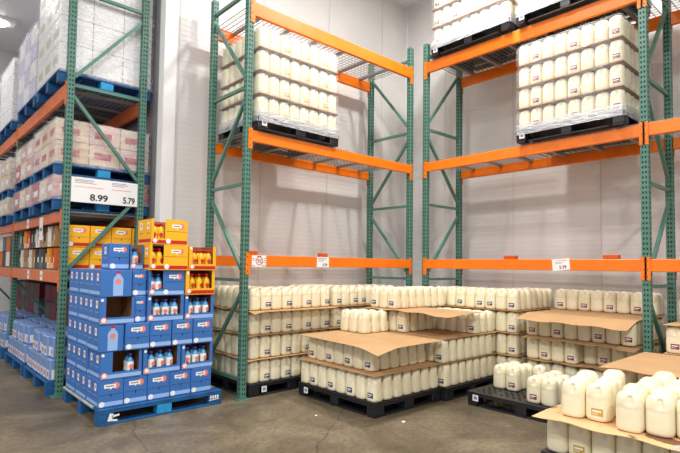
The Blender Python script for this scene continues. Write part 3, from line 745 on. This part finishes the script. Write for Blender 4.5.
def bottle_proto(c):
    b = MB(); b.lathe([(.026,0),(.031,.006),(.032,.05),(.029,.075),(.032,.10),(.031,.125),(.022,.150),(.013,.162),(.013,.168)], n=14)
    o = b.build('creamer_bottle', BOTBLUE if c == 'b' else BOTYEL, None, smooth=True); o['category'] = 'bottle'
    k = MB(); k.lathe([(.016,.166),(.017,.19),(.015,.197)], n=12); k.build('bottle_cap', (CAPPUR if c == 'b' else CAPRED), o, smooth=True)
    s = MB(); s.lathe([(.0326,.045),(.0300,.075),(.0328,.10),(.0318,.124)], n=14); s.f = s.f[:-2]; s.m = s.m[:-2]
    s.disc((0,-.0335,.085), (0,-1,0), .019, 12, 1); s.disc((.0,-.0332,.052), (0,-1,0), .013, 10, 2)
    s.build('sleeve_label', [PAPER if c == 'b' else BOTYEL, CRED if c == 'y' else PINKLOGO, BROWNFOOD], o, smooth=True)
    return o
BP = {}
def put_bottle(c, x, y, z, label):
    if c not in BP: BP[c] = bottle_proto(c); o = BP[c]; o.location = (x, y, z); o['label'] = label; o['group'] = 'creamer bottles in cut-open cases'
    else: o = copy_tree(BP[c], (x, y, z), random.uniform(-.4,.4), label, 'creamer bottles in cut-open cases')
GCASE = 'drink cases stacked on the blue pallet'
def case(kind, x0, x1, y0, dp, z, c, label, bottles=(), win=None):
    wd = x1-x0-.004
    if kind == 'closed': b = closed_case(wd, dp, c)
    elif kind == 'plain': b = closed_case(wd, dp, c, False)
    elif kind == 'picture': b = picture_case(wd, dp, c)
    else: b = open_case(wd, dp, c, *(win or (.035, None)))
    o = b.build('drink_case', CM[c], None, (x0+.002, y0-random.uniform(0, .005), z)); tag(o, label, 'drink case', GCASE)
    for n_, bx in enumerate(bottles):
        put_bottle(c, x0+bx, y0+.045, z+.0075, '%s bottle, %s from left, in the open case, %s' % ('blue' if c == 'b' else 'yellow', ORD[n_], label.split(', ', 1)[-1]))
        if kind != 'closed': put_bottle(c, x0+bx, y0+.115, z+.0075, '%s bottle, %s from left, second row, in the open case, %s' % ('blue' if c == 'b' else 'yellow', ORD[n_], label.split(', ', 1)[-1]))
wood_pallet(1.42, 4.62, 1.18, 1.12, 0, 'blue painted wooden pallet under the stacked blue and yellow cases', 'blue wooden pallets', worn=True)
# sprayed white marks on the blue pallet
bluep = next(x for x in bpy.data.objects if x.get('label','').startswith('blue painted wooden pallet under'))
b = MB()
for pts in (((1.50,.035),(1.535,.03),(1.55,.09),(1.52,.10)), ((1.535,.06),(1.60,.07),(1.60,.085),(1.54,.08)), ((1.53,.03),(1.585,.025),(1.585,.04),(1.54,.045))):
    b.poly([(x, 4.6185, z) for x, z in pts])
o = b.build('sprayed_mark', PAPER, bluep); o.location = (-1.42, -4.62, 0); b = MB()
for k in range(4): b.poly([(2.47+.025*k, 4.6185, .07), (2.485+.025*k, 4.6185, .065), (2.49+.025*k, 4.6185, .095), (2.475+.025*k, 4.6185, .10)])
b.poly([(2.46,4.6185,.05),(2.57,4.6185,.055),(2.57,4.6185,.062),(2.46,4.6185,.058)])
o = b.build('sprayed_mark', PAPER, bluep); o.location = (-1.42, -4.62, 0)
YF = 4.665; CZ = [.1415+k*.2405 for k in range(7)]; D = .34
LN = ['bottom','second','third','fourth','fifth','sixth','seventh']
xs = [1.43, 1.645, 1.858, 2.071, 2.284, 2.50]
for k in range(5): case('closed', xs[k], xs[k+1], YF, D, CZ[0], 'b', 'closed blue case, bottom layer, %s from the left' % ORD[k])
case('open', 1.44, 1.80, YF, D, CZ[1], 'b', 'cut-open blue case with one bottle, second layer, left end', (.27,), (.10,.33))
case('open', 1.81, 2.17, YF, D, CZ[1], 'b', 'cut-open blue case of bottles, second layer, middle', (.09,.18,.27))
case('open', 2.18, 2.51, YF, D, CZ[1], 'b', 'cut-open blue case of bottles, second layer, right end', (.08,.165,.25))
case('picture', 1.42, 1.635, YF+.005, D, CZ[2], 'b', 'blue case with bottle picture, third layer, left end')
for k, (a, c_) in enumerate(((1.64,1.86),(1.864,2.075),(2.079,2.29),(2.294,2.505))): case('closed', a, c_, YF-.01*(k == 0), D, CZ[2], 'b', 'closed blue case, third layer, %s from the picture case' % ORD[k])
case('open', 1.42, 1.72, YF, D, CZ[3], 'b', 'cut-open blue case standing empty, fourth layer, left end', (), (.05,.27))
case('closed', 1.725, 1.83, YF+.02, D-.03, CZ[3], 'b', 'narrow blue case between the open ones, fourth layer')
case('open', 1.835, 2.19, YF, D, CZ[3], 'b', 'cut-open blue case of bottles, fourth layer, middle', (.10,.19,.28))
case('open', 2.20, 2.51, YF, D, CZ[3], 'b', 'cut-open blue case of bottles, fourth layer, right end', (.07,.155,.24))
case('picture', 1.42, 1.69, YF, D, CZ[4], 'b', 'blue case with large bottle picture, fifth layer, left end')
case('closed', 1.70, 1.83, YF+.03, D-.04, CZ[4], 'b', 'narrow blue case beside the picture case, fifth layer')
case('open', 1.84, 2.19, YF, D, CZ[4], 'b', 'half-open blue case under the yellow cases, fifth layer', (.042,.108), (.02,.135))
case('open', 2.20, 2.51, YF-.01, D, CZ[4], 'y', 'lower cut-open yellow case of red-capped bottles, beneath the other, right end', (.08,.16,.24))
case('closed', 1.52, 1.70, YF+.12, D-.12, CZ[5], 'b', 'blue case set back on the top left of the stack, sixth layer')
case('open', 1.705, 1.83, YF+.12, D-.12, CZ[5], 'b', 'narrow cut-open blue case set back, sixth layer', (.06,), (.012,.115))
case('open', 1.835, 2.21, YF-.02, D, CZ[5], 'y', 'half-open yellow case under the topmost one, sixth layer', (.042,.108), (.02,.13))
case('open', 2.22, 2.51, YF-.02, D, CZ[5], 'y', 'upper cut-open yellow case of red-capped bottles, above the other, right end', (.07,.15,.23))
case('open', 1.845, 2.20, YF-.02, D, CZ[6], 'y', 'topmost half-open yellow case, crowning the stack', (.042,.108), (.02,.13))
for l in range(5):
    for r_ in range(2):
        for k in range(2):
            kind = 'closed' if k == 0 else 'plain'
            case(kind, xs[k], xs[k+1], YF+.345+.345*r_, .34, CZ[l], 'b', 'blue case %s layer, %s column, %s row back' % (LN[l], ORD[k], ORD[r_+1]))

# ------------------------------------------------------------------ left rack: goods on the levels
# end of the low shelf: yellow cases in two rows
GY = 'yellow cases on the end of the left rack shelf'
ex = [1.475, 1.70, 1.925, 2.15]
for row in range(2):
    z = 1.3305+row*.2425
    for k in range(3):
        b = closed_case(.218, .33, 'y'); o = b.build('drink_case', CM['y'], None, (ex[k], 5.99, z))
        tag(o, 'yellow case on the left rack end, %s row, %s from the front post' % (['lower','upper'][row], ORD[k]), 'drink case', GY)
b = open_case(.10, .33, 'y', .02, .085); o = b.build('drink_case', CM['y'], None, (2.155, 5.99, 1.573)); tag(o, 'narrow yellow case at the rear end of the upper yellow row', 'drink case', GY)
b = open_case(.10, .33, 'y', .02, .085); o = b.build('drink_case', CM['y'], None, (2.155, 5.99, 1.3305)); tag(o, 'narrow yellow case at the rear end of the lower yellow row', 'drink case', GY)
# shelf goods seen from the aisle side (faces towards -x)
SHC = {'brown': mat('tan_carton', (178,140,100), .7), 'white': mat('white_carton', (236,232,226), .6), 'dark': mat('dark_olive_carton', (74,72,58), .6),
       'orange': mat('orange_carton', (226,112,44), .6), 'maroon': mat('maroon_carton', (110,34,44), .6), 'yellow': CYEL, 'grey': mat('grey_blue_carton', (96,108,120), .6)}
DARKIN = mat('carton_opening_shade', (30,27,26), .9)
def shelf_case(y, wd, z, h, c1, label, logo=True, group='open cartons on the left rack shelf'):
    b = MB(); t = .008; dp = .34
    b.box((0,0,0),(dp,wd,t)); b.box((dp-t,0,t),(dp,wd,h)); b.box((0,0,t),(dp-t,t,h)); b.box((0,wd-t,t),(dp-t,wd,h)); b.box((0,t,t),(t,wd-t,h*.3))
    nn = max(2, int(wd/.07)); 
    o = b.build('shelf_carton', [SHC[c1]], None, (1.43, y, z)); tag(o, label, 'carton', group)
    if logo:
        l = MB(); l.add([(-.001,wd*.8,h*.05),(-.001,wd*.2,h*.05),(-.001,wd*.2,h*.26),(-.001,wd*.8,h*.26)], [(0,1,2,3)], 0); l.disc((-.0016,wd*.5,h*.155),(-1,0,0),h*.08,10,1); l.build('printed_label', [PAPER, CRED], o)
    return o, nn
def shelf_pack(y, wd, z, h, mt_, label):
    b = MB(); b.bbox((0,0,0),(.25,wd,h),.006); b.add([(-.001,wd*.85,h*.35),(-.001,wd*.15,h*.35),(-.001,wd*.15,h*.75),(-.001,wd*.85,h*.75)],[(0,1,2,3)],1)
    tag(b.build('food_pack', [mt_, PAPER], None, (1.45, y, z)), label, 'food pack', 'packs inside the left rack cartons')
seq = ['orange','yellow','dark','grey','dark','brown','white','brown','brown','white','dark','maroon']
yy = 6.36; k = 0
while yy < 8.3 and k < 11:
    wd = [.16,.17,.20,.2,.22,.18,.17,.2,.15,.18,.2,.17][k]
    for row in range(2):
        c = seq[(k+row*5) % 12]; z = 1.3305+row*.255
        shelf_case(yy, wd-.008, z, .235, c, '%s open carton on the left rack shelf, %s row, %s from the end post' % (c, ['lower','upper'][row], ORD[k] if k < 10 else ['eleventh','twelfth'][k-10]), c in ('white','yellow','orange'))
        pm = SHC[seq[(k*3+row+2) % 12]]
        shelf_pack(yy+.012, wd-.032, z+.009, .17, pm, 'food pack inside the %s carton, %s row, %s along the left rack shelf' % (c, ['lower','upper'][row], ORD[k] if k < 10 else ['eleventh','twelfth'][k-10]))
    yy += wd; k += 1
for k in range(7):
    for row in range(2):
        c = ['brown','maroon','white','dark','orange','grey','white'][(k+row*2) % 7]
        b = MB(); b.bbox((0,0,0),(.36,.30,.235),.004); tag(b.build('shelf_carton', SHC[c], None, (1.475, 8.69+.32*k, 1.3305+.2425*row)), '%s closed carton in the second bay of the left rack, %s row, %s along' % (c, ['lower','upper'][row], ORD[k]), 'carton', 'cartons in the far bays of the left rack')
# small paper notices on the left rack beams
def notice(y, z, w_, h_, label, x=AX-.0085):
    b = MB(); b.box((x-.002, y-w_/2, z-h_/2), (x, y+w_/2, z+h_/2)); b.box((x-.0026, y-w_*.35, z-h_*.1), (x-.002, y+w_*.35, z+h_*.05), 1)
    tag(b.build('shelf_notice', [PAPER, GREYINK]), label, 'shelf tag', 'paper tags on the left rack beams')
notice(6.75, 1.245, .11, .11, 'white paper tag on the lowest orange beam nearest the end post of the left rack', AX-.001)
notice(7.45, 1.245, .11, .11, 'white paper tag on the lowest orange beam, farther along the left rack', AX-.001)
notice(6.85, 1.80, .17, .27, 'long white notice hanging from the middle orange beam of the left rack', AX-.001)
notice(7.6, 1.90, .12, .12, 'small white tag on the middle orange beam of the left rack', AX-.001)

# the long price board between two pallets on the end of the rack
pb = MB(); pb.bbox((1.4665, 5.908, 2.055), (2.169, 5.916, 2.325), .002)
for k, (x0, x1, z) in enumerate(((1.50,1.70,2.30),(1.50,1.68,2.285),(1.50,1.72,2.268),(1.50,1.80,2.225),(1.88,2.04,2.30),(1.88,2.06,2.285),(1.88,2.02,2.268),(1.88,2.10,2.225))):
    pb.box((x0, 5.907, z-.003), (x1, 5.908, z+.003), 1 if k not in (3,7) else 2)
PBR = empty('price_board', (0,0,0), 'long white board with two large prices across the end of the left rack', 'price sign')
pb.build('board', [PAPER, GREYINK, PINKLOGO], PBR)
def text_mesh(txt, size, name, mt_, parent, loc, rot, bold=.0, sx=1.0):
    cu = bpy.data.curves.new(name, 'FONT'); cu.body = txt; cu.size = size; cu.extrude = .0008; cu.offset = bold; cu.align_x = 'LEFT'
    t = bpy.data.objects.new(name+'_tmp', cu); COL.objects.link(t); dg = bpy.context.evaluated_depsgraph_get(); me = bpy.data.meshes.new_from_object(t.evaluated_get(dg))
    bpy.data.objects.remove(t); me.materials.clear(); me.materials.append(mt_); o = bpy.data.objects.new(name, me); COL.objects.link(o)
    o.location = loc; o.rotation_euler = rot; o.scale = (sx,1,1); o.parent = parent; return o
RXF = (math.pi/2, 0, 0)
text_mesh('8.99', .098, 'price_text', INKY, PBR, (1.655, 5.9065, 2.085), RXF, .0022, 1.12)
text_mesh('5.79', .098, 'price_text', INKY, PBR, (2.005, 5.9065, 2.085), RXF, .0022, .8)

# pallet loads
def carton_load(x0, y0, x1, y1, z0, nx, ny, nz, ch, mats_, label, group, gap=.006, film=FILM2, prints=None, wrap_label=None, jit=.006, skip=True):
    """individual cartons in layers, wrapped in film"""
    dx, dy = (x1-x0)/nx, (y1-y0)/ny
    for l in range(nz):
        for i in range(nx):
            for j in range(ny):
                if skip and 0 < i < nx-1 and 0 < j < ny-1 and l < nz-1: continue
                mm = mats_[(i*3+j*5+l*7) % len(mats_)]
                b = MB(); b.bbox((0,0,0),(dx-gap,dy-gap,ch-.003),.005)
                if prints:
                    if prints is not GREENC[2]: b.add([(dx*.15,-.0012,ch*.3),(dx*.7,-.0012,ch*.3),(dx*.7,-.0012,ch*.62),(dx*.15,-.0012,ch*.62)], [(0,1,2,3)], 1)
                    b.add([(-.0012,dy*.8,ch*.3),(-.0012,dy*.2,ch*.3),(-.0012,dy*.2,ch*.6),(-.0012,dy*.8,ch*.6)], [(0,1,2,3)], 1)
                o = b.build('carton', [mm, prints or PAPER], None, (x0+i*dx+gap/2+random.uniform(-jit,0)*.4, y0+j*dy+gap/2, z0+l*ch))
                tag(o, '%s, %s layer, %s deep, %s along' % (label, ORD[l], ORD[i], ORD[j]), 'carton', group)
    b = MB(); e = .012; n = 8; H = nz*ch; rings = []
    for hz_, q in [(z0-.03, .004)]+[(z0+H*t/8, .0) for t in range(1, 8)]+[(z0+H+.002, .0), (z0+H+.010, -.05)]:
        ring = []
        X0, Y0, X1, Y1 = x0-e-q, y0-e-q, x1+e+q, y1+e+q
        for (ax, ay, bx, by, ox, oy) in ((X0,Y0,X1,Y0,0,-1),(X1,Y0,X1,Y1,1,0),(X1,Y1,X0,Y1,0,1),(X0,Y1,X0,Y0,-1,0)):
            for k in range(n):
                t = k/n; r = random.uniform(0,.008); ring.append((ax+(bx-ax)*t+ox*r, ay+(by-ay)*t+oy*r, hz_))
        rings.append(ring)
    nn = len(rings[0]); vs = sum(rings, []); fs = []
    for k in range(len(rings)-1):
        for i in range(nn): fs.append((k*nn+i, k*nn+(i+1) % nn, (k+1)*nn+(i+1) % nn, (k+1)*nn+i))
    fs.append(tuple(range((len(rings)-1)*nn, len(rings)*nn))); b.add(vs, fs)
    tag(b.build('stretch_film', film, None, smooth=True), wrap_label or 'cloudy film around the '+label, 'stretch film', 'films around the left rack loads')
PAPERW = [WHITECARD]
PINKC = [mat('pink_print_carton', (214,150,140), .6), mat('cream_carton', (232,214,190), .6), mat('red_print_carton', (190,60,58), .6), mat('pale_pink_carton', (232,196,190), .6)]
TANC = [mat('beige_carton', (214,186,150), .6), mat('cream_carton', (232,214,190), .6), mat('pale_pink_carton', (232,196,190), .6), mat('beige_carton2', (224,200,170), .6)]
GREENC = [mat('greenish_white_carton', (206,214,186), .6), WHITECARD, mat('pale_olive_carton', (188,196,160), .6), WHITECARD]
LAVC = [mat('lavender_white_carton', (196,196,222), .6), WHITECARD]
ZD = (3.34+.0195, 1.95+.0195)
XF = 1.33
# top level
TOPS = ((6.02, 1.06, GREENC, 5, .30, 'greenish carton, nearest top load'), (7.20, 1.06, LAVC, 4, .235, 'lavender carton, second top load'),
        (8.70, 1.06, PAPERW, 4, .23, 'white carton, third top load'), (9.92, 1.06, LAVC, 4, .22, 'pale carton, fourth top load'))
for k, (y, dp, mm, nz, ch, lb_) in enumerate(TOPS):
    wood_pallet(XF, y, 1.0, dp, ZD[0], 'blue wooden pallet on the top of the left rack, %s from the end post' % ORD[k], 'blue pallets up on the left rack')
    carton_load(XF, y, XF+1.0, y+dp, ZD[0]+.141, 3, 3, nz, ch, PAPERW if k == 0 else mm, lb_ if k else 'big white carton, nearest top load', 'cartons of load %s on the top left rack' % ORD[k], prints=(GREENC[2] if k == 0 else None), film=FILM2)
# middle level, pallets doubled up
MIDS = ((6.02, 1.06, PINKC, 'pink printed carton'), (7.17, 1.06, PINKC, 'red and cream carton'), (8.70, 1.06, TANC, 'beige carton'))
for k, (y, dp, mm, lb_) in enumerate(MIDS):
    wood_pallet(XF, y, 1.0, dp, ZD[1], 'blue wooden pallet on the middle left rack level, %s from the end post' % ORD[k], 'blue pallets on the middle left level')
    carton_load(XF, y, XF+1.0, y+dp, ZD[1]+.141, 3, 3, 1, .235, mm, lb_+', low middle load, %s pallet' % ORD[k], 'cartons of low load %s on the middle left level' % ORD[k], prints=PAPER)
    wood_pallet(XF, y, 1.0, dp, ZD[1]+.141+.24, 'blue wooden pallet riding on the cartons of the middle left level, %s from the end' % ORD[k], 'blue pallets on the middle left level')
    carton_load(XF, y, XF+1.0, y+dp, ZD[1]+.141+.24+.141, 3, 3, 2, .235 if k == 0 else .22, TANC if k == 0 else mm, lb_+', raised middle load, %s pallet' % ORD[k], 'cartons of upper load %s on the middle left level' % ORD[k], prints=PAPER if k else mm[2])
# floor level: two blue pallets of blue and white bagged packs
PKM = [mat('navy_white_pack', (122,150,200), .4), mat('white_pack', (232,234,240), .4), mat('sky_pack', (120,160,206), .4), mat('pink_pack', (206,120,130), .4)]
GPK = 'blue and white packs on the floor pallets of the left rack'
def pack():
    b = MB(); b.bbox((0,0,0),(.20,.125,.23),.012, 0)
    b.add([(-.001,.115,.02),(-.001,.01,.02),(-.001,.01,.12),(-.001,.115,.12)],[(0,1,2,3)],1); b.add([(-.0015,.09,.14),(-.0015,.03,.14),(-.0015,.03,.19),(-.0015,.09,.19)],[(0,1,2,3)],2); b.disc((-.0018,.06,.07),(-1,0,0),.03,12,3)
    b.add([(.02,-.001,.02),(.18,-.001,.02),(.18,-.001,.12),(.02,-.001,.12)],[(0,1,2,3)],1)
    return b
pk = None
for p_, (y0, nm) in enumerate(((6.03,'near'),(7.28,'far'),(8.72,'farthest'))):
    wood_pallet(1.33, y0, .95, 1.16, 0, 'blue wooden pallet on the floor under the left rack, %s one' % nm, 'blue pallets on the floor under the left rack')
    for l in range(2):
        for j in range(8):
            for i in range(4):
                if l == 1 and j == 7 and i == 0: continue
                loc = (1.36+.225*i+(.03 if l else 0)*(j % 3 == 0), y0+.02+.14*j, .1415+.2315*l)
                lb_ = 'blue and white pack, %s layer, %s from near end, %s row back, %s floor pallet' % (['bottom','top'][l], ORD[j], ORD[i], nm)
                if pk is None:
                    pk = pack().build('drink_pack', [PKM[0], PKM[1], PKM[2], PKM[3]], None, loc); tag(pk, lb_, 'drink pack', GPK)
                else: copy_tree(pk, loc, random.uniform(-.03,.03), lb_)
# dark cartons behind them up to the shelf
for k in range(14):
    if k == 7: continue
    for r_ in range(2):
        b = MB(); b.bbox((0,0,0),(.42,.33,.235),.004)
        if r_ == 0: b.add([(-.001,.3,.05),(-.001,.03,.05),(-.001,.03,.18),(-.001,.3,.18)],[(0,1,2,3)],1)
        c = ['maroon','dark','grey','maroon','maroon','dark','maroon'][(k*2+r_) % 7]
        o = b.build('dark_carton', [SHC[c], mat('deep_blue_print',(40,48,84),.5) if k % 3 == 1 else SHC[c]], None, (1.80, 6.05+.345*k, .606+.2375*r_))
        tag(o, '%s carton behind the floor packs, under left rack, %s row, %s along' % (c, ['lower','upper'][r_], (ORD+['eleventh','twelfth','thirteenth','fourteenth'])[k]), 'carton', 'dark cartons under the left rack shelf')
        if r_ == 0 and k in (1, 2): text_mesh('Silk', .15, 'printed_word', PAPER, o, (-.003, .30, .07), (math.pi/2, 0, -math.pi/2), .0, .9)

# ------------------------------------------------------------------ signs on the beams and scraps
def beam_sign_x(x0, x1, z0, z1, y, label, kind):
    r = MB(); r.box((x0, y-.004, z0), (x1, y-.001, z1)); r_ = r.build('sign_card', PAPER); tag(r_, label, 'sign')
    return r_
s1 = beam_sign_x(2.905, 3.085, 1.385, 1.505, BY, 'small white sign with a red ring on the left end of the lowest middle beam', 0)
g = MB()
cx, cz, yf = 2.998, 1.447, BY-.0052
for k in range(20):
    a0, a1 = 2*math.pi*k/20, 2*math.pi*(k+1)/20
    g.add([(cx+.048*math.cos(a0),yf,cz+.048*math.sin(a0)),(cx+.048*math.cos(a1),yf,cz+.048*math.sin(a1)),(cx+.036*math.cos(a1),yf,cz+.036*math.sin(a1)),(cx+.036*math.cos(a0),yf,cz+.036*math.sin(a0))],[(0,1,2,3)],0)
for (x0, x1, z0, z1) in ((2.912,2.94,1.47,1.475),(2.912,2.935,1.45,1.455),(2.912,2.94,1.395,1.40),(3.05,3.078,1.47,1.475),(3.055,3.078,1.45,1.455),(3.05,3.078,1.43,1.435),(3.03,3.078,1.395,1.40),(2.97,3.02,1.492,1.50)):
    g.add([(x0,yf,z0),(x1,yf,z0),(x1,yf,z1),(x0,yf,z1)],[(0,1,2,3)],1)
g.build('printed_ring', [PINKLOGO, INKY], s1)
text_mesh('TC', .05, 'printed_word', MAROON, s1, (2.968, BY-.006, 1.428), RXF, .001)
s2 = beam_sign_x(3.80, 3.985, 1.388, 1.508, BY, 'white price card with small print in the middle of the lowest middle beam', 0)
g = MB()
for (x0, x1, z0, z1) in ((3.815,3.95,1.485,1.492),(3.815,3.93,1.47,1.475),(3.815,3.90,1.455,1.459)): g.add([(x0,BY-.0052,z0),(x1,BY-.0052,z0),(x1,BY-.0052,z1),(x0,BY-.0052,z1)],[(0,1,2,3)],0)
g.build('printed_line', [GREYINK], s2)
text_mesh('5.79', .042, 'price_text', NAVY, s2, (3.885, BY-.006, 1.402), RXF, .0008)
c = MB(); c.box((0, -.095, -.062), (.003, .095, .062)); s3 = c.build('sign_card', PAPER, None, (CX-.005, 2.465, 1.452)); s3.rotation_euler = (math.radians(-5), 0, 0)
tag(s3, 'slightly tilted white price card on the lowest right beam', 'sign')
g = MB()
for (y0, y1, z0, z1, mi) in ((-.07,.06,.040,.046,1),(-.03,.07,.022,.026,0),(-.01,.07,.010,.014,0)): g.add([(-.001,y1,z0),(-.001,y0,z0),(-.001,y0,z1),(-.001,y1,z1)],[(0,1,2,3)],mi)
g.build('printed_line', [GREYINK, PINKLOGO], s3)
text_mesh('5.79', .046, 'price_text', MAROON, s3, (-.002, .02, -.045), (math.pi/2, 0, -math.pi/2), .0008)
def scrap(x, y, s, label):
    b = MB(); n = 7; b.lathe([(s, .0015), (s*.9, .006), (s*.4, .009)], (0,0), n, sx=1.4); tag(b.build('paper_scrap', PAPER, None, (x, y, 0), rz=random.uniform(0,3)), label, 'litter')
scrap(3.56, 3.04, .016, 'tiny white scrap on the floor in front of the centre pallet')
scrap(3.07, 3.69, .010, 'tiny white scrap on the floor left of the centre pallet')
scrap(1.48, 6.6, .02, 'white scrap on the floor by the near blue floor pallet') if False else None
